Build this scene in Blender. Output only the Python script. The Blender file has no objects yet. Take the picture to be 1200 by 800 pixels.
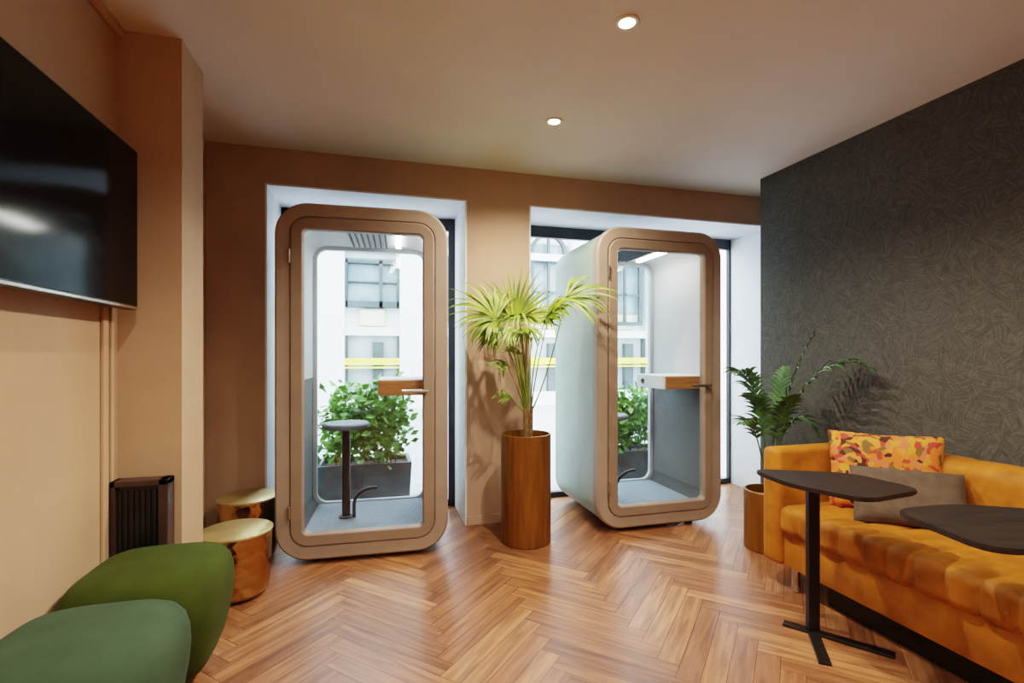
import bpy, bmesh, math, random
from mathutils import Vector, Matrix, noise
random.seed(7)
PI = math.pi
COL = bpy.context.scene.collection

# ------------------------------------------------------------------ helpers
def finish(o, label=None, cat=None, group=None, kind=None):
    if label: o['label'] = label
    if cat: o['category'] = cat
    if group: o['group'] = group
    if kind: o['kind'] = kind
    return o

def thing(name, label, cat, loc=(0, 0, 0), rotz=0.0, group=None):
    o = bpy.data.objects.new(name, None)
    o.empty_display_size = 0.05
    COL.objects.link(o)
    o.location = loc
    o.rotation_euler = (0, 0, rotz)
    return finish(o, label, cat, group)

def obj(name, bm, mats, parent=None, smooth=True, ang=40):
    me = bpy.data.meshes.new(name)
    bmesh.ops.recalc_face_normals(bm, faces=bm.faces[:])
    if smooth:
        for f in bm.faces: f.smooth = True
        lim = math.radians(ang)
        for e in bm.edges:
            if len(e.link_faces) == 2 and e.calc_face_angle(0) > lim:
                e.smooth = False
    bm.to_mesh(me); bm.free()
    if not isinstance(mats, (list, tuple)): mats = [mats]
    for m in mats: me.materials.append(m)
    o = bpy.data.objects.new(name, me)
    COL.objects.link(o)
    if parent is not None: o.parent = parent
    return o

def dup(root, loc, rotz, label=None, cat=None):
    r = root.copy(); COL.objects.link(r)
    r.location = loc; r.rotation_euler = (0, 0, rotz)
    if label: r['label'] = label
    if cat: r['category'] = cat
    for ch in list(root.children):
        c = ch.copy(); COL.objects.link(c); c.parent = r
        for g in list(ch.children):
            d = g.copy(); COL.objects.link(d); d.parent = c
    return r

def NB(): return bmesh.new()

def box(bm, a, b, bev=0.0, seg=2, mi=0, rot=None, piv=None):
    x0, y0, z0 = a; x1, y1, z1 = b
    vs = [bm.verts.new(p) for p in ((x0,y0,z0),(x1,y0,z0),(x1,y1,z0),(x0,y1,z0),(x0,y0,z1),(x1,y0,z1),(x1,y1,z1),(x0,y1,z1))]
    fs = [bm.faces.new([vs[i] for i in q]) for q in ((0,3,2,1),(4,5,6,7),(0,1,5,4),(1,2,6,5),(2,3,7,6),(3,0,4,7))]
    for f in fs: f.material_index = mi
    if rot is not None:
        bmesh.ops.rotate(bm, verts=vs, cent=piv or ((x0+x1)/2,(y0+y1)/2,(z0+z1)/2), matrix=rot)
    if bev > 0:
        es = list({e for f in fs for e in f.edges})
        r = bmesh.ops.bevel(bm, geom=es, offset=bev, segments=seg, profile=0.5, affect='EDGES')
        for f in r['faces']: f.material_index = mi
    return vs

def tube(bm, pts, r, n=8, cap=True, mi=0):
    """r: number or list; pts: list of 3D points"""
    pts = [Vector(p) for p in pts]
    rs = r if isinstance(r, (list, tuple)) else [r]*len(pts)
    rings = []
    prev = None
    for i, p in enumerate(pts):
        t = (pts[min(i+1, len(pts)-1)] - pts[max(i-1, 0)]).normalized()
        if prev is None:
            ref = Vector((0, 0, 1)) if abs(t.z) < 0.9 else Vector((1, 0, 0))
            u = t.cross(ref).normalized()
        else:
            u = (prev - t*prev.dot(t)).normalized()
        prev = u
        v = t.cross(u)
        rings.append([bm.verts.new(p + (u*math.cos(2*PI*k/n) + v*math.sin(2*PI*k/n))*rs[i]) for k in range(n)])
    for a, b in zip(rings, rings[1:]):
        for k in range(n):
            bm.faces.new((a[k], a[(k+1) % n], b[(k+1) % n], b[k])).material_index = mi
    if cap:
        bm.faces.new(rings[0][::-1]).material_index = mi
        bm.faces.new(rings[-1]).material_index = mi

def lathe(bm, prof, n=48, c=(0, 0, 0), mi=0):
    """prof: list of (r, z); r==0 collapses"""
    rings = []
    for r, z in prof:
        if r < 1e-6: rings.append([bm.verts.new((c[0], c[1], c[2]+z))])
        else: rings.append([bm.verts.new((c[0]+r*math.cos(2*PI*k/n), c[1]+r*math.sin(2*PI*k/n), c[2]+z)) for k in range(n)])
    for a, b in zip(rings, rings[1:]):
        for k in range(n):
            k2 = (k+1) % n
            if len(a) == 1 and len(b) == 1: continue
            if len(a) == 1: f = bm.faces.new((a[0], b[k2], b[k]))
            elif len(b) == 1: f = bm.faces.new((a[k], a[k2], b[0]))
            else: f = bm.faces.new((a[k], a[k2], b[k2], b[k]))
            f.material_index = mi

def rr(w, h, r, n=8, cx=0.0, cz=0.0):
    """rounded rectangle, list of (x, z) counter-clockwise"""
    r = max(r, 0.002); out = []
    for (sx, sz, a0) in ((1, 1, 0), (-1, 1, 90), (-1, -1, 180), (1, -1, 270)):
        for k in range(n+1):
            a = math.radians(a0 + 90*k/n)
            out.append((cx + sx*(w/2-r) + r*math.cos(a), cz + sz*(h/2-r) + r*math.sin(a)))
    return out

def ring_sweep(bm, W, H, R, cz, sec, closed=True, n=10, mi=0):
    """sec: list of (inset, y) - a section swept round a rounded rectangle"""
    loops = []
    for ins, y in sec:
        loops.append([bm.verts.new((x, y, z)) for x, z in rr(W-2*ins, H-2*ins, R-ins, n, 0, cz)])
    m = len(loops[0])
    pairs = list(zip(loops, loops[1:])) + ([(loops[-1], loops[0])] if closed else [])
    for a, b in pairs:
        for k in range(m):
            bm.faces.new((a[k], a[(k+1) % m], b[(k+1) % m], b[k])).material_index = mi
    return loops

def plate_xz(bm, pts, y0, y1):
    a = [bm.verts.new((x, y0, z)) for x, z in pts]; b = [bm.verts.new((x, y1, z)) for x, z in pts]
    bm.faces.new(a); bm.faces.new(b[::-1])
    for k in range(len(pts)):
        k2 = (k+1) % len(pts); bm.faces.new((a[k], b[k], b[k2], a[k2]))

def plate_xy(bm, pts, z0, z1, bev=0.0):
    a = [bm.verts.new((x, y, z0)) for x, y in pts]; b = [bm.verts.new((x, y, z1)) for x, y in pts]
    f0 = bm.faces.new(a[::-1]); f1 = bm.faces.new(b)
    for k in range(len(pts)):
        k2 = (k+1) % len(pts); bm.faces.new((a[k], a[k2], b[k2], b[k]))
    if bev: bmesh.ops.bevel(bm, geom=list(f0.edges)+list(f1.edges), offset=bev, segments=2, affect='EDGES')

def round_poly(pts, r, n=5):
    out = []; N = len(pts)
    for i in range(N):
        p0, p, p1 = Vector(pts[i-1]), Vector(pts[i]), Vector(pts[(i+1) % N])
        a = (p0-p); b = (p1-p)
        d = min(r, a.length*0.48, b.length*0.48)
        s = p + a.normalized()*d; e = p + b.normalized()*d
        for k in range(n+1):
            t = k/n
            q = s*(1-t)**2 + p*2*t*(1-t) + e*t*t
            out.append((q.x, q.y))
    return out

def bez(p0, p1, p2, n=12):
    p0, p1, p2 = map(Vector, (p0, p1, p2))
    return [p0*(1-t)**2 + p1*2*t*(1-t) + p2*t*t for t in [k/n for k in range(n+1)]]

# ------------------------------------------------------------------ materials
class MT:
    def __init__(s, name):
        s.m = bpy.data.materials.new(name); s.m.use_nodes = True
        s.nt = s.m.node_tree; s.b = s.nt.nodes['Principled BSDF']; s.out = s.nt.nodes['Material Output']
    def n(s, t, **kw):
        nd = s.nt.nodes.new(t)
        for k, v in kw.items(): setattr(nd, k, v)
        return nd
    def l(s, a, b): s.nt.links.new(a, b)
    def set(s, **kw):
        for k, v in kw.items():
            k = k.replace('_', ' ')
            if isinstance(v, (tuple, list)) and len(v) == 3: v = (*v, 1)
            s.b.inputs[k].default_value = v
        return s

def srgb(r, g, b):
    f = lambda c: (c/255/12.92) if c/255 <= 0.04045 else ((c/255+0.055)/1.055)**2.4
    return (f(r), f(g), f(b))

def noisy(name, c1, c2, scale=5, rough=0.6, bump=0.0, bscale=80, coords='Object', metal=0.0, detail=4, stretch=(1, 1, 1), sheen=0.0, lo=0.35, hi=0.65, spec=0.5, **kw):
    t = MT(name)
    tc = t.n('ShaderNodeTexCoord'); mp = t.n('ShaderNodeMapping'); mp.inputs['Scale'].default_value = stretch
    t.l(tc.outputs[coords], mp.inputs['Vector'])
    nz = t.n('ShaderNodeTexNoise'); nz.inputs['Scale'].default_value = scale; nz.inputs['Detail'].default_value = detail
    t.l(mp.outputs[0], nz.inputs['Vector'])
    cr = t.n('ShaderNodeValToRGB'); cr.color_ramp.elements[0].position = lo; cr.color_ramp.elements[1].position = hi
    cr.color_ramp.elements[0].color = (*c1, 1); cr.color_ramp.elements[1].color = (*c2, 1)
    t.l(nz.outputs['Fac'], cr.inputs[0]); t.l(cr.outputs[0], t.b.inputs['Base Color'])
    t.set(Roughness=rough, Metallic=metal)
    t.b.inputs['Specular IOR Level'].default_value = spec
    if sheen:
        t.b.inputs['Sheen Weight'].default_value = sheen; t.b.inputs['Sheen Roughness'].default_value = 0.4
        t.b.inputs['Sheen Tint'].default_value = (*[min(1, c*2.2+0.08) for c in c2], 1)
    if bump:
        n2 = t.n('ShaderNodeTexNoise'); n2.inputs['Scale'].default_value = bscale; n2.inputs['Detail'].default_value = 3
        t.l(mp.outputs[0], n2.inputs['Vector'])
        bp = t.n('ShaderNodeBump'); bp.inputs['Strength'].default_value = bump; bp.inputs['Distance'].default_value = 0.01
        t.l(n2.outputs['Fac'], bp.inputs['Height']); t.l(bp.outputs[0], t.b.inputs['Normal'])
    return t.m

def glassy(name, tint=(0.94, 0.97, 0.97), base=0.05, edge=0.5):
    t = MT(name); t.nt.nodes.remove(t.b)
    tr = t.n('ShaderNodeBsdfTransparent'); tr.inputs[0].default_value = (*tint, 1)
    gl = t.n('ShaderNodeBsdfGlossy'); gl.inputs['Roughness'].default_value = 0.02
    lw = t.n('ShaderNodeLayerWeight'); lw.inputs['Blend'].default_value = 0.5
    pw = t.n('ShaderNodeMath', operation='POWER'); pw.inputs[1].default_value = 4
    ma = t.n('ShaderNodeMath', operation='MULTIPLY_ADD'); ma.inputs[1].default_value = edge; ma.inputs[2].default_value = base
    mx = t.n('ShaderNodeMixShader')
    t.l(lw.outputs['Facing'], pw.inputs[0]); t.l(pw.outputs[0], ma.inputs[0]); t.l(ma.outputs[0], mx.inputs[0])
    t.l(tr.outputs[0], mx.inputs[1]); t.l(gl.outputs[0], mx.inputs[2]); t.l(mx.outputs[0], t.out.inputs[0])
    return t.m

def emis(name, c, s):
    t = MT(name); t.set(Base_Color=(0.9, 0.9, 0.9))
    t.b.inputs['Emission Color'].default_value = (*c, 1); t.b.inputs['Emission Strength'].default_value = s
    return t.m

M = {}
M['paint'] = noisy('warm_wall_paint', srgb(184, 156, 130), srgb(192, 164, 137), 3, 0.75, 0.05, 250, spec=0.25)
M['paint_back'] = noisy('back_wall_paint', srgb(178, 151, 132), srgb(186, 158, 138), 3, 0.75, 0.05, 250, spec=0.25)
M['ceiling'] = noisy('ceiling_paint', srgb(214, 206, 196), srgb(219, 211, 201), 2, 0.8, 0.03, 200, spec=0.2)
M['white'] = noisy('white_reveal_paint', srgb(222, 224, 230), srgb(232, 234, 240), 3, 0.55)
M['black_frame'] = noisy('dark_window_metal', srgb(38, 38, 44), srgb(48, 48, 55), 8, 0.4)
M['glass'] = glassy('window_glass', (0.97, 0.98, 0.98), 0.02, 0.3)
M['booth_glass'] = glassy('booth_door_glass', (0.93, 0.96, 0.96), 0.035, 0.5)
M['taupe'] = noisy('taupe_booth_frame', srgb(146, 131, 120), srgb(155, 139, 127), 6, 0.5, 0.04, 150)
M['taupe2'] = noisy('taupe_booth_door', srgb(132, 115, 103), srgb(141, 123, 110), 6, 0.5, 0.04, 150)
M['shell'] = noisy('sage_booth_shell', srgb(140, 166, 158), srgb(152, 177, 168), 4, 0.5)
M['booth_carpet'] = noisy('booth_carpet', srgb(118, 128, 140), srgb(140, 150, 162), 60, 0.95, 0.3, 200)
M['felt_dark'] = noisy('charcoal_felt', srgb(68, 72, 76), srgb(82, 86, 90), 90, 0.95, 0.2, 300)
M['oak'] = noisy('oak_panel', srgb(160, 105, 65), srgb(190, 130, 82), 6, 0.45, stretch=(1, 1, 12))
M['chrome'] = noisy('brushed_steel', srgb(190, 185, 178), srgb(210, 205, 198), 30, 0.25, metal=1.0)
M['black'] = noisy('black_metal', srgb(18, 17, 17), srgb(28, 26, 26), 12, 0.38)
M['slate'] = noisy('slate_blue_seat', srgb(90, 105, 120), srgb(104, 118, 132), 12, 0.6)
M['tabletop'] = noisy('dark_wenge_top', srgb(32, 27, 25), srgb(46, 39, 36), 7, 0.5, spec=0.3, stretch=(8, 1, 1))
M['velvet'] = noisy('mustard_velvet', srgb(132, 80, 20), srgb(190, 122, 40), 9, 0.62, 0.12, 200, sheen=0.35, lo=0.25, hi=0.75, spec=0.3)
M['olive'] = noisy('olive_green_felt', srgb(52, 64, 20), srgb(60, 74, 25), 6, 0.9, 0.12, 300, sheen=0.15, spec=0.2)
M['green'] = noisy('sage_green_felt', srgb(54, 74, 58), srgb(61, 83, 65), 6, 0.9, 0.12, 300, sheen=0.15, spec=0.2)
M['copper_pot'] = noisy('bronze_pot', srgb(124, 84, 34), srgb(148, 102, 44), 5, 0.38, metal=0.55, stretch=(6, 6, 0.5))
M['soil'] = noisy('soil', srgb(40, 28, 20), srgb(70, 50, 36), 50, 0.95, 0.8, 60)
M['leaf'] = noisy('palm_leaf_green', srgb(72, 106, 28), srgb(142, 166, 52), 7, 0.45, spec=0.5)
M['leaf_dark'] = noisy('kentia_leaf_green', srgb(36, 72, 40), srgb(78, 118, 60), 9, 0.45)
M['stem'] = noisy('palm_stem', srgb(96, 118, 48), srgb(142, 150, 76), 12, 0.5)
M['trunk'] = noisy('palm_fibre', srgb(92, 70, 44), srgb(140, 110, 70), 30, 0.9, 0.5, 60)
M['shrub'] = noisy('shrub_leaf', srgb(60, 118, 42), srgb(150, 200, 92), 9, 0.5)
M['planter'] = noisy('dark_zinc_planter', srgb(76, 80, 84), srgb(100, 104, 106), 5, 0.6)
M['brown_cushion'] = noisy('taupe_linen', srgb(78, 67, 57), srgb(92, 79, 67), 20, 0.9, 0.3, 250)
M['screen'] = noisy('tv_glass', srgb(4, 4, 5), srgb(6, 6, 8), 2, 0.12, spec=0.15)
M['bezel'] = noisy('tv_bezel', srgb(24, 22, 22), srgb(32, 30, 29), 5, 0.3)
M['stone'] = noisy('pale_stone_facade', srgb(226, 224, 218), srgb(238, 236, 232), 1.5, 0.85)
M['stone2'] = noisy('grey_stone_facade', srgb(170, 176, 178), srgb(190, 194, 195), 1.5, 0.85)
M['pane'] = noisy('facade_pane', srgb(110, 130, 136), srgb(165, 180, 182), 1.2, 0.12)
M['pane_dark'] = noisy('facade_dark_frame', srgb(60, 72, 72), srgb(80, 90, 88), 2, 0.5)
M['yellow'] = noisy('yellow_band', srgb(225, 205, 60), srgb(240, 225, 90), 2, 0.6)
M['cream'] = noisy('cream_blind', srgb(222, 214, 176), srgb(236, 228, 196), 3, 0.8)
M['pavement'] = noisy('pavement', srgb(170, 172, 176), srgb(188, 190, 194), 3, 0.85)
M['lamp'] = emis('warm_lamp_glow', (1.0, 0.80, 0.52), 60)
M['led'] = emis('booth_led_glow', (1.0, 0.93, 0.84), 22)
M['white_trim'] = noisy('lamp_trim', srgb(214, 204, 194), srgb(220, 210, 200), 5, 0.5)

M['rear'] = noisy('booth_rear_frame', srgb(176, 182, 190), srgb(188, 194, 201), 6, 0.5)
# hammered brass
t = MT('hammered_brass')
tc = t.n('ShaderNodeTexCoord'); vo = t.n('ShaderNodeTexVoronoi'); vo.inputs['Scale'].default_value = 22
t.l(tc.outputs['Object'], vo.inputs['Vector'])
bp = t.n('ShaderNodeBump'); bp.inputs['Strength'].default_value = 0.5; bp.inputs['Distance'].default_value = 0.012
t.l(vo.outputs['Distance'], bp.inputs['Height']); t.l(bp.outputs[0], t.b.inputs['Normal'])
t.set(Base_Color=srgb(186, 146, 88), Metallic=1.0, Roughness=0.22); M['brass'] = t.m
M['brass_top'] = noisy('satin_brass_top', srgb(176, 158, 108), srgb(196, 178, 128), 8, 0.42, metal=0.6)

# booth lining: pale acoustic felt above, shade below the worktop painted in, dark skirting
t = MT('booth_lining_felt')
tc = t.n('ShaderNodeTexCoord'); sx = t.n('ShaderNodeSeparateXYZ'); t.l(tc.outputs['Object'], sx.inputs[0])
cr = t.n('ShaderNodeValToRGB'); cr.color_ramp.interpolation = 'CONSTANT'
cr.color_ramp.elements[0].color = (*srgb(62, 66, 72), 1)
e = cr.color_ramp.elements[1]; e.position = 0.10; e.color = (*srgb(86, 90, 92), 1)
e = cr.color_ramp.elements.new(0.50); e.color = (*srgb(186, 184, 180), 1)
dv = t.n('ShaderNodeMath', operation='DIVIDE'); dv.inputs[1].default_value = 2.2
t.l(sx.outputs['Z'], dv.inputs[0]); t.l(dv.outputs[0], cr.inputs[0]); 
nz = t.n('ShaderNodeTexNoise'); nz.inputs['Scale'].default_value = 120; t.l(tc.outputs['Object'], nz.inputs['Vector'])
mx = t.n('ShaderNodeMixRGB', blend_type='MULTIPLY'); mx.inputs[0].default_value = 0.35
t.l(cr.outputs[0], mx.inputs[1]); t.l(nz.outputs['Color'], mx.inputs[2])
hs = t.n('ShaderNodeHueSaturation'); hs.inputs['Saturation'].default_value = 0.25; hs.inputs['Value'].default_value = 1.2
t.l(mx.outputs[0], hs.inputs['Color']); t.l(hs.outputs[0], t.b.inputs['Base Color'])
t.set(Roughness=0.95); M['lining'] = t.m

# floor wood: per-plank colour + grain in plank UVs
t = MT('herringbone_oak')
at = t.n('ShaderNodeAttribute', attribute_name='plank'); uv = t.n('ShaderNodeUVMap')
uv.uv_map = 'UVMap'
sp = t.n('ShaderNodeSeparateColor'); t.l(at.outputs['Color'], sp.inputs[0])
cr = t.n('ShaderNodeValToRGB')
cr.color_ramp.elements[0].color = (*srgb(134, 90, 62), 1); cr.color_ramp.elements[1].color = (*srgb(178, 128, 90), 1)
e = cr.color_ramp.elements.new(0.5); e.color = (*srgb(158, 108, 76), 1)
t.l(sp.outputs[0], cr.inputs[0])
cb = t.n('ShaderNodeCombineXYZ'); 
sc = t.n('ShaderNodeVectorMath', operation='MULTIPLY'); sc.inputs[1].default_value = (3.0, 34.0, 1)
t.l(uv.outputs[0], sc.inputs[0])
ad = t.n('ShaderNodeVectorMath', operation='ADD'); t.l(sc.outputs[0], ad.inputs[0])
sc2 = t.n('ShaderNodeVectorMath', operation='SCALE'); sc2.inputs['Scale'].default_value = 37.0; t.l(at.outputs['Color'], sc2.inputs[0]); t.l(sc2.outputs[0], ad.inputs[1])
nz = t.n('ShaderNodeTexNoise'); nz.inputs['Scale'].default_value = 1.0; nz.inputs['Detail'].default_value = 5; nz.inputs['Distortion'].default_value = 0.6
t.l(ad.outputs[0], nz.inputs['Vector'])
gr = t.n('ShaderNodeValToRGB'); gr.color_ramp.elements[0].position = 0.34; gr.color_ramp.elements[1].position = 0.66
gr.color_ramp.elements[0].color = (0.42, 0.37, 0.33, 1); gr.color_ramp.elements[1].color = (1.12, 1.1, 1.06, 1)
t.l(nz.outputs['Fac'], gr.inputs[0])
mx = t.n('ShaderNodeMixRGB', blend_type='MULTIPLY'); mx.inputs[0].default_value = 0.8
t.l(cr.outputs[0], mx.inputs[1]); t.l(gr.outputs[0], mx.inputs[2]); t.l(mx.outputs[0], t.b.inputs['Base Color'])
rg = t.n('ShaderNodeMapRange'); rg.inputs['To Min'].default_value = 0.24; rg.inputs['To Max'].default_value = 0.42
t.l(nz.outputs['Fac'], rg.inputs['Value']); t.l(rg.outputs[0], t.b.inputs['Roughness'])
bp = t.n('ShaderNodeBump'); bp.inputs['Strength'].default_value = 0.15; bp.inputs['Distance'].default_value = 0.004
t.l(nz.outputs['Fac'], bp.inputs['Height']); t.l(bp.outputs[0], t.b.inputs['Normal'])
M['floor'] = t.m

# dark straw-texture wallpaper
t = MT('dark_straw_wallpaper')
tc = t.n('ShaderNodeTexCoord')
prev = None
for i, (vs, off) in enumerate(((11.0, 0.0), (15.0, 3.3))):
    ofs = t.n('ShaderNodeVectorMath', operation='ADD'); ofs.inputs[1].default_value = (off, off*1.7, off*0.6)
    t.l(tc.outputs['Object'], ofs.inputs[0])
    vo = t.n('ShaderNodeTexVoronoi'); vo.inputs['Scale'].default_value = vs; t.l(ofs.outputs[0], vo.inputs['Vector'])
    sep = t.n('ShaderNodeSeparateColor'); t.l(vo.outputs['Color'], sep.inputs[0])
    an = t.n('ShaderNodeMath', operation='MULTIPLY'); an.inputs[1].default_value = 6.28; t.l(sep.outputs[0], an.inputs[0])
    vr = t.n('ShaderNodeVectorRotate'); vr.rotation_type = 'X_AXIS'; t.l(ofs.outputs[0], vr.inputs['Vector']); t.l(an.outputs[0], vr.inputs['Angle'])
    mp = t.n('ShaderNodeMapping'); mp.inputs['Scale'].default_value = (1, 9, 120); t.l(vr.outputs[0], mp.inputs['Vector'])
    nz = t.n('ShaderNodeTexNoise'); nz.inputs['Scale'].default_value = 1.0; nz.inputs['Detail'].default_value = 2; t.l(mp.outputs[0], nz.inputs['Vector'])
    if prev is None: prev = nz.outputs['Fac']
    else:
        mm = t.n('ShaderNodeMath', operation='MULTIPLY'); t.l(prev, mm.inputs[0]); t.l(nz.outputs['Fac'], mm.inputs[1]); prev = mm.outputs[0]
cr = t.n('ShaderNodeValToRGB'); cr.color_ramp.elements[0].position = 0.14; cr.color_ramp.elements[1].position = 0.38
cr.color_ramp.elements[0].color = (*srgb(56, 59, 59), 1); cr.color_ramp.elements[1].color = (*srgb(84, 85, 82), 1)
t.l(prev, cr.inputs[0]); t.l(cr.outputs[0], t.b.inputs['Base Color'])
bp = t.n('ShaderNodeBump'); bp.inputs['Strength'].default_value = 0.35; bp.inputs['Distance'].default_value = 0.006
t.l(prev, bp.inputs['Height']); t.l(bp.outputs[0], t.b.inputs['Normal'])
t.set(Roughness=0.62); M['straw'] = t.m

# floral cushion print
t = MT('floral_print')
tc = t.n('ShaderNodeTexCoord'); wn = t.n('ShaderNodeTexNoise'); wn.inputs['Scale'].default_value = 9
t.l(tc.outputs['Object'], wn.inputs['Vector'])
ad = t.n('ShaderNodeMixRGB'); ad.inputs[0].default_value = 0.09; t.l(tc.outputs['Object'], ad.inputs[1]); t.l(wn.outputs['Color'], ad.inputs[2])
vo = t.n('ShaderNodeTexVoronoi'); vo.inputs['Scale'].default_value = 42; t.l(ad.outputs[0], vo.inputs['Vector'])
sep = t.n('ShaderNodeSeparateColor'); t.l(vo.outputs['Color'], sep.inputs[0])
cr = t.n('ShaderNodeValToRGB'); cr.color_ramp.interpolation = 'CONSTANT'
cols = [(0, (70, 34, 24)), (0.14, (214, 120, 50)), (0.34, (218, 140, 66)), (0.5, (176, 66, 50)), (0.62, (196, 150, 50)), (0.76, (206, 118, 84)), (0.88, (118, 92, 44))]
cr.color_ramp.elements[0].color = (*srgb(*cols[0][1]), 1); cr.color_ramp.elements[1].position = cols[1][0]; cr.color_ramp.elements[1].color = (*srgb(*cols[1][1]), 1)
for p, c in cols[2:]:
    e = cr.color_ramp.elements.new(p); e.color = (*srgb(*c), 1)
t.l(sep.outputs[0], cr.inputs[0]); t.l(cr.outputs[0], t.b.inputs['Base Color'])
t.set(Roughness=0.85); M['floral'] = t.m

# ------------------------------------------------------------------ room shell
XL, XR, YB, YF, ZC = -1.07, 2.95, 3.65, -3.2, 2.67
YW = 4.17                # window plane
W1 = (-0.705, 0.643); W2 = (1.156, 3.40); ZH = 2.415
XE = 3.62

# herringbone floor
bm = NB()
uvl = bm.loops.layers.uv.new('UVMap'); cl = bm.loops.layers.float_color.new('plank')
PW, PL = 0.09, 0.63
n = 7
c45 = math.cos(PI/4)
def rot45(x, y): return (x*c45 - y*c45, x*c45 + y*c45)
cx0, cy0 = 1.2, 0.5
def plank(x, y, horiz):
    w, h = (PL, PW) if horiz else (PW, PL)
    ox, oy = rot45(x+w/2, y+h/2)
    if abs(ox) > 3.3 or abs(oy) > 4.4: return
    g = 0.0010
    cs = [(x+g, y+g), (x+w-g, y+g), (x+w-g, y+h-g), (x+g, y+h-g)]
    vs = [bm.verts.new((rot45(*c)[0]+cx0, rot45(*c)[1]+cy0, 0)) for c in cs]
    f = bm.faces.new(vs)
    us = [(0, 0), (PL, 0), (PL, PW), (0, PW)] if horiz else [(0, 0), (0, PW), (PL, PW), (PL, 0)]
    if not horiz: us = [(0, 0), (0, PW), (PL, PW), (PL, 0)]
    col = (random.random(), random.random(), random.random(), 1)
    for lp, u in zip(f.loops, us):
        lp[uvl].uv = u; lp[cl] = col
for i in range(-110, 110):
    for k in range(-14, 14):
        bx, by = (i + n*k)*PW, (i - n*k)*PW
        plank(bx, by, True)
        plank(bx + PL, by - PL + PW, False)
for co, no in (((XL-0.02, 0, 0), (-1, 0, 0)), ((XE, 0, 0), (1, 0, 0)), ((0, YF, 0), (0, -1, 0)), ((0, YW+0.03, 0), (0, 1, 0))):
    bmesh.ops.bisect_plane(bm, geom=bm.verts[:]+bm.edges[:]+bm.faces[:], plane_co=co, plane_no=no, clear_outer=True)
for f in bm.faces: f.material_index = 0
# dark underlay seen in the joints
vs = [bm.verts.new(p) for p in ((XL-0.02, YF, -0.002), (XE, YF, -0.002), (XE, YW+0.03, -0.002), (XL-0.02, YW+0.03, -0.002))]
bm.faces.new(vs).material_index = 1
box(bm, (XL-0.02, YF, -0.10), (XE, YW+0.03, -0.003), mi=1)
M['joint'] = noisy('floor_joint', srgb(80, 52, 34), srgb(92, 60, 40), 5, 0.8)
fl = obj('floor', bm, [M['floor'], M['joint']], smooth=False); finish(fl, kind='structure')

bm = NB(); box(bm, (XL-0.02, YF, ZC), (XE, YB+0.02, ZC+0.1)); finish(obj('ceiling', bm, M['ceiling'], smooth=False), kind='structure')
bm = NB(); box(bm, (XL-0.12, YF, 0), (XL, YB+0.02, ZC)); finish(obj('wall_left', bm, M['paint'], smooth=False), kind='structure')
bm = NB(); box(bm, (XR, YF, 0), (XR+0.12, 3.27, ZC)); box(bm, (XR+0.12, 3.15, 0), (XE, 3.27, ZC))
finish(obj('wall_right', bm, M['straw'], smooth=False), kind='structure')
bm = NB(); box(bm, (XL-0.12, YF-0.1, 0), (XR+0.12, YF, ZC)); finish(obj('wall_front', bm, M['paint'], smooth=False), kind='structure')
# back wall with the two tall openings
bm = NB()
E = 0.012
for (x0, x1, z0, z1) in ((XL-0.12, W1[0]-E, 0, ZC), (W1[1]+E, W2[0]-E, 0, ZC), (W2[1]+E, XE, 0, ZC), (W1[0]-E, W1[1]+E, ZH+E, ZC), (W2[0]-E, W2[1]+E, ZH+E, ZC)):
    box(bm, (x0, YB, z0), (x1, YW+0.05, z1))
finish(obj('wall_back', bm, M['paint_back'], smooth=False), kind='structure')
bm = NB(); box(bm, (XE-0.02, 3.27, 0), (XE+0.08, YB, ZC)); finish(obj('wall_alcove', bm, M['paint'], smooth=False), kind='structure')
# column on the left wall
bm = NB(); box(bm, (XL, 2.50, 0), (-0.827, 2.78, ZC)); finish(obj('wall_column', bm, M['paint'], smooth=False), kind='structure')
# white reveals
for i, w in enumerate((W1, W2)):
    bm = NB()
    box(bm, (w[0]-E, YB-0.003, 0), (w[0], YW, ZH+E)); box(bm, (w[1], YB-0.003, 0), (w[1]+E, YW, ZH+E)); box(bm, (w[0], YB-0.003, ZH), (w[1], YW, ZH+E))
    finish(obj('trim_%d' % (i+1), bm, M['white'], smooth=False), kind='structure')
# cornice, conduit strips, skirting
bm = NB(); box(bm, (XL, YF, ZC-0.035), (XL+0.03, 2.50, ZC), 0.008); finish(obj('trim_3', bm, M['paint'], smooth=False), kind='structure')
bm = NB(); box(bm, (XL, 2.36, 0), (XL+0.014, 2.40, 1.47), 0.004); box(bm, (XL, 2.43, 0), (XL+0.012, 2.45, 1.47), 0.004)
finish(obj('trim_4', bm, M['paint'], smooth=False), kind='structure')
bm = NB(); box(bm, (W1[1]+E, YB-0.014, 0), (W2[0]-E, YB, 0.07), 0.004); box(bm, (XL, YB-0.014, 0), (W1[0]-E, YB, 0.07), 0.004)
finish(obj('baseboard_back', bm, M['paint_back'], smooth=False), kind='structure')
# windows
def window(name, x0, x1, mulls, transom=None):
    bm = NB()
    f = 0.05
    box(bm, (x0, YW-0.01, 0), (x0+f, YW+0.04, ZH), 0.004); box(bm, (x1-f*0.35, YW-0.01, 0), (x1, YW+0.04, ZH), 0.004)
    box(bm, (x0, YW-0.01, ZH-0.10), (x1, YW+0.04, ZH), 0.004); box(bm, (x0, YW-0.01, 0), (x1, YW+0.04, 0.05), 0.004)
    for m in mulls: box(bm, (m-0.025, YW-0.005, 0), (m+0.025, YW+0.035, ZH), 0.004)
    o = finish(obj(name, bm, M['black_frame'], smooth=False), kind='structure')
    bm = NB(); box(bm, (x0+0.02, YW+0.012, 0.03), (x1-0.01, YW+0.018, ZH-0.05))
    obj('pane', bm, M['glass'], o, smooth=False)
window('window_1', W1[0], W1[1]+0.0, [])
window('window_2', W2[0], W2[1], [])
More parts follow.
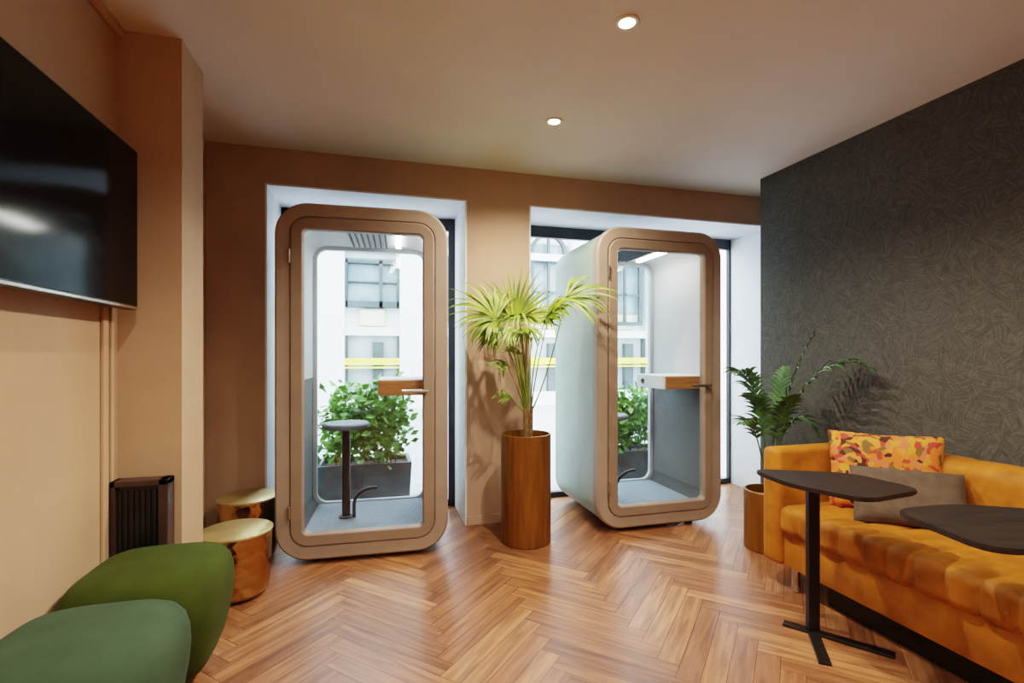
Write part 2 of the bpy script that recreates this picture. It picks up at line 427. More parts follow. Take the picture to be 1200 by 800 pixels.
bm = NB(); box(bm, (W1[1]-0.055, YW-0.02, 0), (W1[1], YW-0.01, ZH)); finish(obj('trim_5', bm, M['black_frame'], smooth=False), kind='structure')

# ------------------------------------------------------------------ outside
bm = NB(); box(bm, (-14, YW+0.03, -0.14), (24, 14, -0.02)); finish(obj('ground_outside', bm, M['pavement'], smooth=False), kind='structure')
bld = thing('stone_building', 'pale stone building with rows of tall windows seen across the street', 'building', (0, 12.0, -0.02))
bm = NB()
box(bm, (-14, 0.35, 0), (24, 0.8, 9))
P = 2.2; c0 = -0.07
k0, k1 = -6, 11
for k in range(k0, k1):
    cx = c0 + P*k
    box(bm, (cx+0.62, 0, 0), (cx+P-0.62, 0.36, 9), 0.02)      # piers
for z0, z1, y0 in ((1.75, 1.95, 0.12), (3.72, 3.9, 0.05), (5.6, 5.9, -0.1), (0, 0.35, 0.05)):
    box(bm, (-14, y0, z0), (24, 0.36, z1), 0.01)
obj('wall', bm, M['stone'], bld, smooth=False)
def shape_arch(x0, x1, z0, z1, n=10):
    r = (x1-x0)/2; cx = (x0+x1)/2; zz = z1-r
    return [(x0, z0), (x1, z0)] + [(cx+r*math.cos(PI*i/n), zz+r*math.sin(PI*i/n)) for i in range(n+1)]
for k in range(-3, 7):
    cx = c0 + P*k
    arch = k >= 1
    # upper window
    bm = NB()
    if arch:
        loops = []
        for ins, y in ((0, 0.2), (0.0, 0.1), (0.09, 0.1), (0.09, 0.2)):
            loops.append([bm.verts.new((x, y, z)) for x, z in shape_arch(cx-0.5+ins, cx+0.5-ins, 2.1+ins, 4.45-ins)])
        m = len(loops[0])
        for a, b in zip(loops, loops[1:]+loops[:1]):
            for q in range(m): bm.faces.new((a[q], a[(q+1) % m], b[(q+1) % m], b[q]))
        box(bm, (cx-0.03, 0.12, 2.1), (cx+0.03, 0.2, 4.4)); box(bm, (cx-0.45, 0.12, 3.7), (cx+0.45, 0.2, 3.76)); box(bm, (cx-0.45, 0.12, 2.9), (cx+0.45, 0.2, 2.95))
    else:
        box(bm, (cx-0.62, 0.1, 2.42), (cx-0.56, 0.3, 3.55)); box(bm, (cx+0.15, 0.1, 2.42), (cx+0.23, 0.3, 3.55)); box(bm, (cx+0.56, 0.1, 2.42), (cx+0.62, 0.3, 3.55))
        box(bm, (cx-0.6, 0.1, 3.45), (cx+0.6, 0.3, 3.52)); box(bm, (cx-0.6, 0.1, 2.42), (cx+0.6, 0.3, 2.56)); box(bm, (cx-0.6, 0.12, 3.0), (cx+0.6, 0.3, 3.03))
    fr = obj('window_frame', bm, M['pane_dark'], bld, smooth=False)
    bm = NB(); box(bm, (cx-0.6, 0.30, 2.42), (cx+0.6, 0.34, 3.6 if not arch else 4.2)); obj('pane', bm, M['pane'], fr, smooth=False)
    # lower shop window
    bm = NB()
    box(bm, (cx-0.62, 0.14, 0.35), (cx-0.56, 0.3, 1.75)); box(bm, (cx+0.0, 0.14, 0.35), (cx+0.25, 0.3, 1.6)); box(bm, (cx+0.56, 0.14, 0.35), (cx+0.62, 0.3, 1.75))
    fr = obj('shop_window_frame', bm, M['pane_dark'], bld, smooth=False)
    bm = NB(); box(bm, (cx-0.6, 0.30, 0.35), (cx+0.6, 0.34, 1.75)); obj('shop_pane', bm, M['stone2'], fr, smooth=False)
    bm = NB(); box(bm, (cx-0.3, 0.22, 1.98), (cx+0.3, 0.34, 2.4), 0.05); obj('blind', bm, M['cream'], bld, smooth=False)
bm = NB(); box(bm, (-7, 0.02, 1.06), (16, 0.10, 1.22)); box(bm, (-7, 0.03, 0.98), (16, 0.09, 1.02)); obj('yellow_band', bm, M['yellow'], bld, smooth=False)

def shrub_box(x0, x1, y0, y1, zt, label, nleaf, ztop, seed):
    rnd = random.Random(seed)
    cx, cy = (x0+x1)/2, (y0+y1)/2
    p = thing('shrub_planter', label, 'planter', (cx, cy, -0.02))
    hx, hy = (x1-x0)/2, (y1-y0)/2
    bm = NB(); ring = []
    for ins, z in ((0.02, 0), (0, zt), (0.03, zt), (0.035, zt-0.05)):
        ring.append([bm.verts.new((sx*(hx-ins), sy*(hy-ins), z)) for sx, sy in ((-1, -1), (1, -1), (1, 1), (-1, 1))])
    bm.faces.new(ring[0])
    for a, b in zip(ring, ring[1:]):
        for k in range(4): bm.faces.new((a[k], a[(k+1) % 4], b[(k+1) % 4], b[k]))
    obj('container', bm, M['planter'], p, smooth=False)
    bm = NB(); box(bm, (-hx+0.035, -hy+0.035, zt-0.12), (hx-0.035, hy-0.035, zt-0.04)); obj('soil', bm, M['soil'], p, smooth=False)
    bm = NB(); tips = []
    for i in range(16):
        bx, by = rnd.uniform(-hx*0.7, hx*0.7), rnd.uniform(-hy*0.5, hy*0.5)
        tip = (bx*1.15+rnd.uniform(-.08, .08), by*1.4+rnd.uniform(-.08, .08), rnd.uniform(zt+0.25, ztop-0.03))
        pts = bez((bx, by, zt-0.06), (bx+rnd.uniform(-.05, .05), by, (zt+tip[2])/2), tip, 6); tips += pts[2:]
        tube(bm, pts, [0.006]*5+[0.004]*2, 5)
    obj('branches', bm, M['trunk'], p)
    bm = NB()
    for i in range(nleaf):
        q = Vector(rnd.choice(tips)); q = q + Vector((rnd.gauss(0, .075), rnd.gauss(0, .06), rnd.gauss(0, .07)))
        if q.z < zt-0.02: q.z = zt + rnd.uniform(-0.02, .1)
        if q.y > hy+0.12: q.y = hy+0.1
        if q.y < -hy-0.0: q.y = -hy+0.02
        q.x = max(-hx+0.0, min(hx, q.x))
        s = rnd.uniform(0.03, 0.055)
        d = Vector((rnd.uniform(-1, 1), rnd.uniform(-1, 1), rnd.uniform(-.5, .9))).normalized()
        w = d.cross(Vector((rnd.uniform(-1, 1), rnd.uniform(-1, 1), rnd.uniform(-1, 1)))).normalized()
        nn = d.cross(w)
        a = bm.verts.new(q); e = bm.verts.new(q+d*s*2)
        b1 = bm.verts.new(q+d*s+w*s*0.55+nn*s*.12); b2 = bm.verts.new(q+d*s-w*s*0.55+nn*s*.12)
        bm.faces.new((a, b1, e)); bm.faces.new((a, e, b2))
    fo = obj('foliage', bm, M['shrub'], p, smooth=False)
    return p
shrub_box(-0.47, 0.30, 4.34, 4.72, 0.37, 'dark zinc planter box of bright green shrubs outside the left window', 1700, 1.02, 1)
shrub_box(1.95, 2.85, 4.40, 4.78, 0.34, 'dark zinc planter box of bright green shrubs outside the right window', 1700, 0.92, 2)

# ------------------------------------------------------------------ phone booths
BW, BH, BR, BD = 1.03, 2.16, 0.19, 0.88
CZ = 0.03 + BH/2
def make_booth(label):
    t = thing('phone_booth', label, 'phone booth', group='glass-fronted phone booths')
    bm = NB(); ring_sweep(bm, BW, BH, BR, CZ, [(0, 0.07), (0, 0.012), (0.012, 0), (0.078, 0), (0.084, 0.006), (0.084, 0.07)])
    obj('front_frame', bm, M['taupe'], t)
    bm = NB(); ring_sweep(bm, BW, BH, BR, CZ, [(0.088, 0.05), (0.088, -0.002), (0.094, -0.008), (0.152, -0.008), (0.160, 0.002), (0.160, 0.05)])
    d = obj('door_frame', bm, M['taupe2'], t)
    bm = NB(); plate_xz(bm, rr(BW-2*0.158, BH-2*0.158, BR-0.10, 8, 0, CZ), 0.018, 0.026); obj('door_glass', bm, M['booth_glass'], d, smooth=False)
    # handle: steel pull on the opening stile
    bm = NB(); tube(bm, [(0.225, -0.045, 1.045), (0.385, -0.045, 1.045)], 0.011, 10); 
    tube(bm, [(0.36, -0.045, 1.045), (0.36, -0.006, 1.045)], 0.008, 8); tube(bm, [(0.378, -0.045, 1.045), (0.378, -0.006, 1.045)], 0.008, 8)
    h = obj('door_handle', bm, M['chrome'], d)
    for z in (0.33, 1.86):
        bm = NB(); tube(bm, [(-0.430, -0.012, z-0.04), (-0.430, -0.012, z+0.04)], 0.009, 10); obj('hinge', bm, M['chrome'], d)
    # outer shell
    bm = NB(); ring_sweep(bm, BW, BH, BR, CZ, [(0.006, 0.07), (0.006, BD-0.02), (0.025, BD), (0.07, BD), (0.07, 0.07)])
    obj('shell', bm, M['shell'], t)
    # lining
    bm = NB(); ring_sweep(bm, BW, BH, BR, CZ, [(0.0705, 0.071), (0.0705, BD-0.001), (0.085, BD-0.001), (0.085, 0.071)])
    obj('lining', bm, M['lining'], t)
    # rear window frame + glass
    bm = NB(); ring_sweep(bm, BW-0.17, BH-0.17, BR-0.085, CZ, [(0.0, BD-0.05), (0.0, BD-0.01), (0.028, BD-0.01), (0.028, BD-0.05)])
    obj('rear_frame', bm, M['rear'], t)
    bm = NB()
    for k in range(7): box(bm, (-0.13+0.04*k, 0.12, 2.092), (-0.118+0.04*k, BD-0.12, 2.106))
    obj('air_vent', bm, M['felt_dark'], t, smooth=False)
    bm = NB(); plate_xz(bm, rr(BW-2*0.11, BH-2*0.11, BR-0.10, 8, 0, CZ), BD-0.034, BD-0.026); obj('rear_glass', bm, M['booth_glass'], t, smooth=False)
    # carpeted floor
    bm = NB(); box(bm, (-0.415, 0.075, 0.116), (0.415, BD-0.055, 0.135), 0.006); obj('carpet', bm, M['booth_carpet'], t, smooth=False)
    # ceiling light strip
    bm = NB(); box(bm, (0.185, 0.16, 2.082), (0.225, 0.70, 2.104), 0.004); obj('light_strip', bm, M['led'], t, smooth=False)
    # worktop box on the right-hand wall
    bm = NB(); box(bm, (0.075, 0.085, 1.01), (0.445, 0.50, 1.115), 0.006, mi=0)
    w = obj('worktop', bm, M['white'], t, smooth=False)
    bm = NB(); box(bm, (0.082, 0.072, 1.014), (0.445, 0.086, 1.108), 0.003); obj('worktop_front', bm, M['oak'], w, smooth=False)
    bm = NB(); lathe(bm, [(0.0, 0), (0.022, 0), (0.022, 0.006), (0.012, 0.008), (0, 0.004)], 20)
    bmesh.ops.rotate(bm, verts=bm.verts[:], cent=(0, 0, 0), matrix=Matrix.Rotation(-PI/2, 3, 'Y')); bmesh.ops.translate(bm, verts=bm.verts[:], vec=(0.075, 0.40, 1.06))
    obj('cable_port', bm, M['black'], w)
    # levelling feet
    for sx in (-1, 1):
        for y in (0.1, 0.78):
            bm = NB(); lathe(bm, [(0, 0), (0.03, 0), (0.03, 0.012), (0.015, 0.02), (0.015, 0.05), (0, 0.05)], 16, (sx*0.29, y, 0)); obj('foot', bm, M['black'], t)
    return t
b1 = make_booth('taupe phone booth by the left window, at the left of the potted palm')
b1.location = (-0.067, 3.19, 0); b1.rotation_euler[2] = math.radians(-2.5)
b2 = dup(b1, (2.02, 3.20, 0), 0.0, 'taupe phone booth with a visible sage green side, between the palm and sofa')

def make_stool(label):
    t = thing('bar_stool', label, 'stool', group='round stools inside the booths')
    bm = NB(); lathe(bm, [(0, 0.625), (0.15, 0.625), (0.160, 0.634), (0.160, 0.652), (0.15, 0.662), (0, 0.665)], 40); obj('seat', bm, M['slate'], t)
    bm = NB(); tube(bm, [(0, 0, 0.012), (0, 0, 0.626)], 0.028, 16); obj('column', bm, M['black'], t)
    bm = NB(); lathe(bm, [(0, 0), (0.05, 0), (0.05, 0.008), (0.03, 0.014), (0, 0.014)], 36); obj('base_plate', bm, M['black'], t)
    bm = NB()
    pts = [(0.055, -0.03, 0.004), (0.055, -0.03, 0.05), (0.055, -0.03, 0.09)] + [(0.055+0.13*(1-math.cos(a)), -0.03-0.04*math.sin(a), 0.09+0.12*math.sin(a)) for a in [PI/2*k/8 for k in range(1, 9)]] + [(0.21, -0.07, 0.21)]
    tube(bm, pts, 0.012, 10); obj('foot_rest', bm, M['black'], t)
    return t
s1 = make_stool('black-stemmed round stool inside the left booth')
s1.location = (-0.20, 3.66, 0.135)
s2 = dup(s1, (1.795, 3.62, 0.135), 0.15, 'black-stemmed round stool inside the right booth')

# ------------------------------------------------------------------ television
t = thing('television', 'large black wall-mounted television on the left wall', 'television', (XL+0.001, 1.84, 1.795))
bm = NB(); box(bm, (0.045, -0.60, -0.335), (0.098, 0.60, 0.335), 0.006); obj('bezel', bm, M['bezel'], t, smooth=False)
bm = NB(); box(bm, (0.0975, -0.590, -0.318), (0.1005, 0.590, 0.325)); obj('screen', bm, M['screen'], t, smooth=False)
bm = NB(); box(bm, (0.097, -0.595, -0.333), (0.102, 0.595, -0.322), 0.002); obj('speaker_strip', bm, M['chrome'], t, smooth=False)
bm = NB(); box(bm, (0.0, -0.2, -0.15), (0.046, 0.2, 0.15), 0.004); obj('wall_bracket', bm, M['black'], t, smooth=False)

# ------------------------------------------------------------------ black heater box at column foot
t = thing('wall_heater', 'black slatted heater box standing against the foot of the column', 'heater', (-0.955, 2.485, 0))
bm = NB()
box(bm, (-0.105, -0.075, 0), (-0.085, 0.0, 0.745), 0.003); box(bm, (0.07, -0.075, 0), (0.105, 0.0, 0.745), 0.003)
box(bm, (-0.105, -0.075, 0.72), (0.105, 0.0, 0.745), 0.003); box(bm, (-0.085, -0.01, 0), (0.07, 0.0, 0.72))
M['brown_metal'] = noisy('dark_bronze_case', srgb(52, 38, 34), srgb(70, 52, 46), 6, 0.4)
obj('case', bm, M['brown_metal'], t, smooth=False)
bm = NB(); box(bm, (-0.085, -0.055, 0.01), (0.07, -0.012, 0.72))
for k in range(7): box(bm, (-0.078+0.021*k, -0.062, 0.03), (-0.068+0.021*k, -0.055, 0.70))
obj('grille', bm, M['black'], t, smooth=False)

# ------------------------------------------------------------------ ottomans
def make_ottoman(mat, label, loc):
    t = thing('ottoman', label, 'ottoman', loc)
    bm = NB(); N = 72
    prof = [(0.0, 0.085), (0.12, 0.085), (0.17, 0.088), (0.198, 0.105), (0.216, 0.15), (0.232, 0.22), (0.243, 0.29), (0.247, 0.345), (0.244, 0.395), (0.235, 0.432), (0.217, 0.460), (0.192, 0.477), (0.155, 0.488), (0.10, 0.495), (0.05, 0.497), (0, 0.497)]
    rings = []
    for r, z in prof:
        if r == 0: rings.append([bm.verts.new((0, 0, z))]); continue
        ring = []
        for k in range(N):
            a = 2*PI*k/N; c, s = math.cos(a), math.sin(a)
            p = 4.0
            q = (abs(c)**p + abs(s)**p)**(-1/p)
            ring.append(bm.verts.new((r*q*c, r*q*s*1.03, z)))
        rings.append(ring)
    for a, b in zip(rings, rings[1:]):
        for k in range(N):
            k2 = (k+1) % N
            if len(a) == 1: bm.faces.new((a[0], b[k2], b[k]))
            elif len(b) == 1: bm.faces.new((a[k], a[k2], b[0]))
            else: bm.faces.new((a[k], a[k2], b[k2], b[k]))
    obj('cushion', bm, mat, t)
    for sx in (-1, 1):
        for sy in (-1, 1):
            bm = NB(); lathe(bm, [(0, 0), (0.014, 0), (0.018, 0.11), (0, 0.11)], 14, (sx*0.12, sy*0.16, 0)); obj('leg', bm, M['black'], t)
    return t
make_ottoman(M['olive'], 'dark olive green rounded ottoman beside the brass side table', (-0.815, 2.185, 0))
make_ottoman(M['green'], 'paler sage green rounded ottoman nearest the camera', (-0.815, 1.672, 0))

# ------------------------------------------------------------------ brass tables
def make_drum(label, loc, h, r=0.174):
    t = thing('side_table', label, 'side table', loc, group='brass drum side tables')
    bm = NB()
    lathe(bm, [(0, 0), (r*0.66, 0), (r*0.80, 0.008), (r*0.9, 0.03), (r*0.94, 0.07), (r*0.965, h*0.5), (r*0.985, h*0.8), (r, h-0.016), (r, h-0.012), (0, h-0.012)], 56)
    obj('drum', bm, M['brass'], t)
    bm = NB(); lathe(bm, [(0, h-0.012), (r+0.003, h-0.012), (r+0.004, h-0.003), (r, h), (0, h)], 56); obj('tabletop', bm, M['brass_top'], t)
    return t
make_drum('nearer and lower hammered brass drum table, just behind the olive ottoman', (-0.715, 2.93, 0), 0.345)
make_drum('farther and taller brass drum table against the back wall', (-0.768, 3.43, 0), 0.39)

# ------------------------------------------------------------------ potted palms
def pot(parent, r, h, mat):
    bm = NB(); lathe(bm, [(0, 0), (r-0.004, 0), (r, 0.004), (r, h-0.003), (r-0.003, h), (r-0.012, h), (r-0.014, h-0.06), (0, h-0.06)], 64)
    obj('pot', bm, mat, parent)
    bm = NB(); lathe(bm, [(0, h-0.055), (r*0.5, h-0.045), (r-0.015, h-0.055)], 32); obj('soil', bm, M['soil'], parent)

def blade(bm, p, d, up, L, w, droop, n=7):
    """one narrow folded leaflet"""
    d = d.normalized(); side = d.cross(up).normalized(); prev = None
    pos = Vector(p); dirv = d.copy()
    for i in range(n+1):
        t = i/n
        wd = w*math.sin(PI*min(1, 0.12+0.88*t)**0.8)*(1 if t < 1 else 0) + 0.0008
        nrm = side.cross(dirv).normalized()
        c = bm.verts.new(pos - nrm*wd*0.35); a = bm.verts.new(pos + side*wd); b = bm.verts.new(pos - side*wd)
        if prev:
            bm.faces.new((prev[0], c, a, prev[1])); bm.faces.new((prev[2], b, c, prev[0]))
        prev = (c, a, b)
        pos = pos + dirv*(L/n)
        dirv = (dirv + Vector((0, 0, -droop/n*(0.4+1.6*t)))).normalized()

def fan_leaf(parent, base, ctrl, hub, axis, face, L, spread, nl, droop, mat, w=0.011, seed=0):
    rnd = random.Random(seed)
    bm = NB(); pts = bez(base, ctrl, hub, 12); tube(bm, pts, [0.0065-0.0003*i for i in range(13)], 6)
    hubv = Vector(hub); ax = Vector(axis).normalized(); fc = Vector(face); fc = (fc-ax*fc.dot(ax)).normalized()
    side = ax.cross(fc)
    for i in range(nl):
        a = math.radians(-spread/2 + spread*i/(nl-1)) + rnd.uniform(-.03, .03)
        d = ax*math.cos(a) + side*math.sin(a) + fc*rnd.uniform(-.12, .12)
        ln = 1.1*L*(1 - 0.28*abs(a)/math.radians(spread/2))*rnd.uniform(0.86, 1.08)
        blade(bm, hubv, d, fc, ln, w, droop*rnd.uniform(0.6, 1.4))
    obj('frond', bm, [mat], parent)

pr = thing('potted_palm', 'tall fan palm in a cylindrical bronze pot between the two booths', 'plant', (0.994, 3.25, 0), math.radians(-15.4))
pot(pr, 0.171, 0.735, M['copper_pot'])
bm = NB()
tube(bm, [(0, 0, 0.66), (0.005, 0, 0.78), (-0.005, 0, 0.90)], [0.028, 0.022, 0.014], 10)
tube(bm, [(0.03, 0.01, 0.66), (0.035, 0.01, 0.80), (0.04, 0.0, 0.92)], [0.018, 0.014, 0.010], 8)
obj('trunk', bm, M['trunk'], pr)
B = (0.0, 0, 0.86)
FL = [
 # hub, ctrl, axis, face, L, spread, nl, droop
 ((0.0, -0.12, 1.46), (0.0, -0.02, 1.2), (0.1, -0.6, -0.3), (0.2, -1, 0.5), 0.20, 130, 14, 1.4),
 ((-0.20, 0.02, 1.44), (-0.04, 0, 1.2), (-0.7, -0.2, -0.35), (-0.2, -1, 0.4), 0.20, 120, 12, 1.4),
 ((-0.10, -0.02, 1.46), (-0.02, 0, 1.2), (-0.35, -0.4, -0.45), (-0.2, -1, 0.4), 0.22, 120, 14, 1.2),
 ((-0.08, 0.02, 1.50), (-0.02, 0, 1.2), (0.05, 0.1, 1), (0, -1, 0.3), 0.36, 170, 24, 0.5),
 ((-0.20, -0.06, 1.52), (-0.03, 0, 1.25), (-0.8, -0.1, 0.75), (0.2, -1, 0.5), 0.34, 150, 22, 1.2),
 ((-0.20, -0.10, 1.50), (-0.05, -0.02, 1.2), (-1, -0.3, 0.05), (0, -0.6, 1), 0.26, 160, 20, 2.0),
 ((-0.05, -0.22, 1.50), (0.0, -0.05, 1.25), (-0.1, -1, 0.25), (0, -0.2, 1), 0.28, 170, 22, 1.8),
 ((0.06, 0.10, 1.50), (0.02, 0.03, 1.2), (0.25, 0.5, 1), (0, -1, 0.3), 0.26, 140, 16, 0.7),
 ((0.27, -0.04, 1.66), (0.16, 0, 1.12), (1, -0.1, 0.36), (0.0, -0.8, 0.6), 0.38, 120, 18, 1.4),
 ((0.13, -0.10, 1.52), (0.03, -0.02, 1.22), (0.55, -0.5, 0.75), (-0.2, -0.6, 1), 0.27, 150, 18, 1.6),
 ((0.17, -0.02, 1.60), (0.06, 0, 1.15), (0.7, -0.2, 0.4), (-0.3, -0.6, 1), 0.24, 130, 16, 2.0),
 ((-0.13, -0.05, 1.20), (-0.04, 0, 1.02), (-0.8, -0.3, 0.3), (0, -0.5, 1), 0.17, 130, 10, 1.4),
 ((-0.10, -0.05, 0.98), (-0.04, 0, 0.90), (-0.9, -0.2, 0.4), (0, -0.6, 1), 0.15, 90, 6, 1.0),
 ((-0.06, -0.14, 1.28), (-0.02, -0.03, 1.05), (-0.2, -0.7, 0.5), (0, -0.5, 1), 0.15, 140, 10, 1.4),
]
for i, (hub, ctrl, ax, fc, L, spr, nl, dr) in enumerate(FL):
    fan_leaf(pr, B if i not in (8, 9, 10) else (0.035, 0, 0.88), ctrl, hub, ax, fc, L, spr, nl, dr, M['leaf'], 0.0105, i)

def pinnate(parent, base, ctrl, tip, L, nl, mat, seed=0):
    rnd = random.Random(seed)
    bm = NB(); pts = bez(base, ctrl, tip, 16); tube(bm, pts, [0.006-0.0003*i for i in range(17)], 6)
    for i in range(nl):
        t = 0.42 + 0.58*i/(nl-1); f = t*16; k = min(15, int(f)); p = pts[k].lerp(pts[k+1], f-k)
        tan = (pts[min(16, k+1)]-pts[k-1]).normalized()
        side = tan.cross(Vector((0, 0, 1))).normalized(); up = side.cross(tan)
        ln = L*math.sin(PI*(0.22+0.68*(t-0.42)/0.58))
        for s in (-1, 1):
            d = tan*0.75 + side*s*0.8 + up*rnd.uniform(0.0, 0.25)
            blade(bm, p, d, up, ln*rnd.uniform(.85, 1.1), 0.0105, rnd.uniform(1.0, 2.0), 5)
    obj('frond', bm, [mat], parent)
kp = thing('potted_palm', 'small dark green feathery palm in a low bronze pot behind the sofa arm', 'plant', (2.50, 2.70, 0), math.radians(-15.4))
pot(kp, 0.150, 0.385, M['copper_pot'])
for i, (ctrl, tip, L) in enumerate([
    ((-0.06, 0, 1.25), (-0.29, -0.10, 1.16), 0.17), ((-0.05, -0.05, 0.95), (-0.17, -0.12, 1.02), 0.15), ((-0.10, 0, 0.95), (-0.24, -0.14, 0.84), 0.13), ((0.03, -0.05, 0.98), (0.20, -0.16, 1.40), 0.18),
    ((0.10, -0.12, 1.36), (0.45, -0.30, 1.20), 0.21), ((0.06, -0.08, 1.05), (0.20, -0.20, 0.80), 0.14), ((-0.02, 0.05, 1.0), (-0.06, 0.12, 1.14), 0.15),
    ((0.0, -0.1, 0.90), (0.02, -0.25, 1.02), 0.14), ((0.05, 0.0, 1.0), (0.12, 0.02, 1.18), 0.15)]):
    pinnate(kp, (0, 0, 0.36), ctrl, tip, L, 13, M['leaf_dark'], 40+i)

# ------------------------------------------------------------------ sofa (back along the dark wall, seat facing -X)
SX0, SX1, SY0, SY1 = 2.10, 2.925, -0.55, 2.32
sf = thing('sofa', 'long mustard velvet sofa with channelled seat along the dark wall', 'sofa', (2.5, 1.0, 0))
def loc(p): return (p[0]-2.5, p[1]-1.0, p[2])
def channelled(bm, prof, y0, y1, pitch, dep, sub=8):
    """prof: closed (x,z) outline; seams run round it every pitch metres"""
    nch = max(1, round((y1-y0)/pitch)); pit = (y1-y0)/nch
    cx = sum(p[0] for p in prof)/len(prof); cz = sum(p[1] for p in prof)/len(prof)
    loops = []
    ys = []
    for c in range(nch):
        for s in range(sub): ys.append((y0+pit*(c+s/sub), s/sub))
    ys.append((y1, 0))
    N = len(prof)
    nor = []
    for i in range(N):
        tx, tz = prof[(i+1) % N][0]-prof[i-1][0], prof[(i+1) % N][1]-prof[i-1][1]; l = math.hypot(tx, tz) or 1
        nor.append((tz/l, -tx/l))
    for y, s in ys:
        off = -dep*(1-math.sin(PI*s)**0.35) if 0 < s < 1 else -dep
        loops.append([bm.verts.new(loc((p[0]+n_[0]*off, y, p[1]+n_[1]*off))) for p, n_ in zip(prof, nor)])
    for a, b in zip(loops, loops[1:]):
        for k in range(N): bm.faces.new((a[k], b[k], b[(k+1) % N], a[(k+1) % N]))
    bm.faces.new(loops[0]); bm.faces.new(loops[-1][::-1])
# frame / lower front panel
bm = NB(); box(bm, loc((SX0+0.035, SY0+0.02, 0.13)), loc((SX1, SY1-0.02, 0.325)), 0.012); obj('base', bm, M['velvet'], sf)
seat = rr(0.66, 0.155, 0.045, 6, SX0+0.33, 0.385)
bm = NB(); channelled(bm, seat, SY0+0.13, SY1-0.125, 0.115, 0.014); obj('seat_cushion', bm, M['velvet'], sf, ang=70)
back = rr(0.20, 0.46, 0.08, 6, SX1-0.10, 0.53)
bm = NB(); channelled(bm, back, SY0+0.10, SY1-0.1, 0.25, 0.006); obj('backrest', bm, M['velvet'], sf, ang=70)
for y0, y1 in ((SY1-0.125, SY1), (SY0, SY0+0.125)):
    bm = NB(); box(bm, loc((SX0, y0, 0.13)), loc((SX1, y1, 0.76)), 0.03, 4); obj('arm', bm, M['velvet'], sf)
bm = NB(); box(bm, loc((SX0+0.12, SY0+0.1, 0.0)), loc((SX1-0.05, SY1-0.32, 0.131))); obj('plinth', bm, M['black'], sf, smooth=False)
for y in (SY1-0.16, SY0+0.16):
    for x in (SX0+0.08, SX1-0.1):
        bm = NB(); lathe(bm, [(0, 0), (0.018, 0), (0.022, 0.005), (0.022, 0.13), (0, 0.13)], 18, loc((x, y, 0))); obj('leg', bm, M['chrome'], sf)

def cushion(name, label, mat, c, w, h, th, rz, tilt):
    bm = NB(); N = 24; top = []
    g = {}
    for side in (1, -1):
        for i in range(N+1):
            for j in range(N+1):
                u, v = 2*i/N-1, 2*j/N-1
                edge = i in (0, N) or j in (0, N)
                if side == -1 and edge: g[(side, i, j)] = g[(1, i, j)]; continue
                d = ((1-u**4)*(1-v**4))**0.5
                pin = 1-0.06*(1-abs(u))*abs(v)**2*1.0; pin2 = 1-0.06*(1-abs(v))*abs(u)**2
                g[(side, i, j)] = bm.verts.new((u*w/2*pin2, side*th/2*d*(1+0.04*math.sin(5*u+3*v)), v*h/2*pin))
        for i in range(N):
            for j in range(N):
                f = [g[(side, i, j)], g[(side, i+1, j)], g[(side, i+1, j+1)], g[(side, i, j+1)]]
                bm.faces.new(f if side == -1 else f[::-1])
    o = obj(name, bm, mat); o.location = c
    o.rotation_euler = (tilt, 0, rz)
    return finish(o, label, 'cushion')
cushion('scatter_cushion', 'orange and pink floral print cushion in the corner of the sofa', M['floral'], (2.575, 1.985, 0.655), 0.50, 0.41, 0.13, math.radians(-46), math.radians(-14))
cushion('scatter_cushion', 'plain taupe brown cushion leaning in front of the floral one', M['brown_cushion'], (2.485, 1.80, 0.58), 0.46, 0.30, 0.11, math.radians(-44), math.radians(-38))

# ------------------------------------------------------------------ small pedestal tables
def make_table(label):
    t = thing('pedestal_table', label, 'table')
    # outline about the post at (0,0); far-left corner first
    out = [(-0.21, 0.15), (0.17, -0.035), (0.20, -0.34), (-0.155, -0.385), (-0.25, -0.12)]
    bm = NB(); plate_xy(bm, round_poly(out, 0.075, 6), 0.712, 0.730, 0.003); obj('tabletop', bm, M['tabletop'], t, smooth=False)
    bm = NB(); box(bm, (-0.026, -0.014, 0.01), (0.026, 0.014, 0.712), 0.003, rot=Matrix.Rotation(math.radians(-15), 3, 'Z'), piv=(0, 0, 0)); obj('post', bm, M['black'], t, smooth=False)
    bm = NB(); box(bm, (-0.07, -0.07, 0.700), (0.07, 0.07, 0.7115)); obj('mounting_plate', bm, M['black'], t, smooth=False)
    bm = NB()
    a = math.atan2(-0.34, 0.25)
    box(bm, (-0.12, -0.024, 0), (0.30, 0.024, 0.012), 0.003, rot=Matrix.Rotation(a, 3, 'Z'), piv=(0, 0, 0))
    obj('foot_bar', bm, M['black'], t, smooth=False)
    bm = NB(); a = math.atan2(-0.20, -0.15)
    box(bm, (0.0, -0.024, 0.0), (0.26, 0.024, 0.0125), 0.003, rot=Matrix.Rotation(a, 3, 'Z'), piv=(0, 0, 0))
    obj('foot_bar', bm, M['black'], t, smooth=False)
    return t
t1 = make_table('small dark-topped pedestal table, its black post fully in view before the sofa')
t1.location = (1.93, 1.82, 0)
t2 = dup(t1, (2.045, 1.035, 0), math.radians(-112), 'dark pedestal table cut by the right edge of the photo, in front of the sofa')
for t_ in (t1, t2): t_['group'] = 'dark pedestal tables by the sofa'

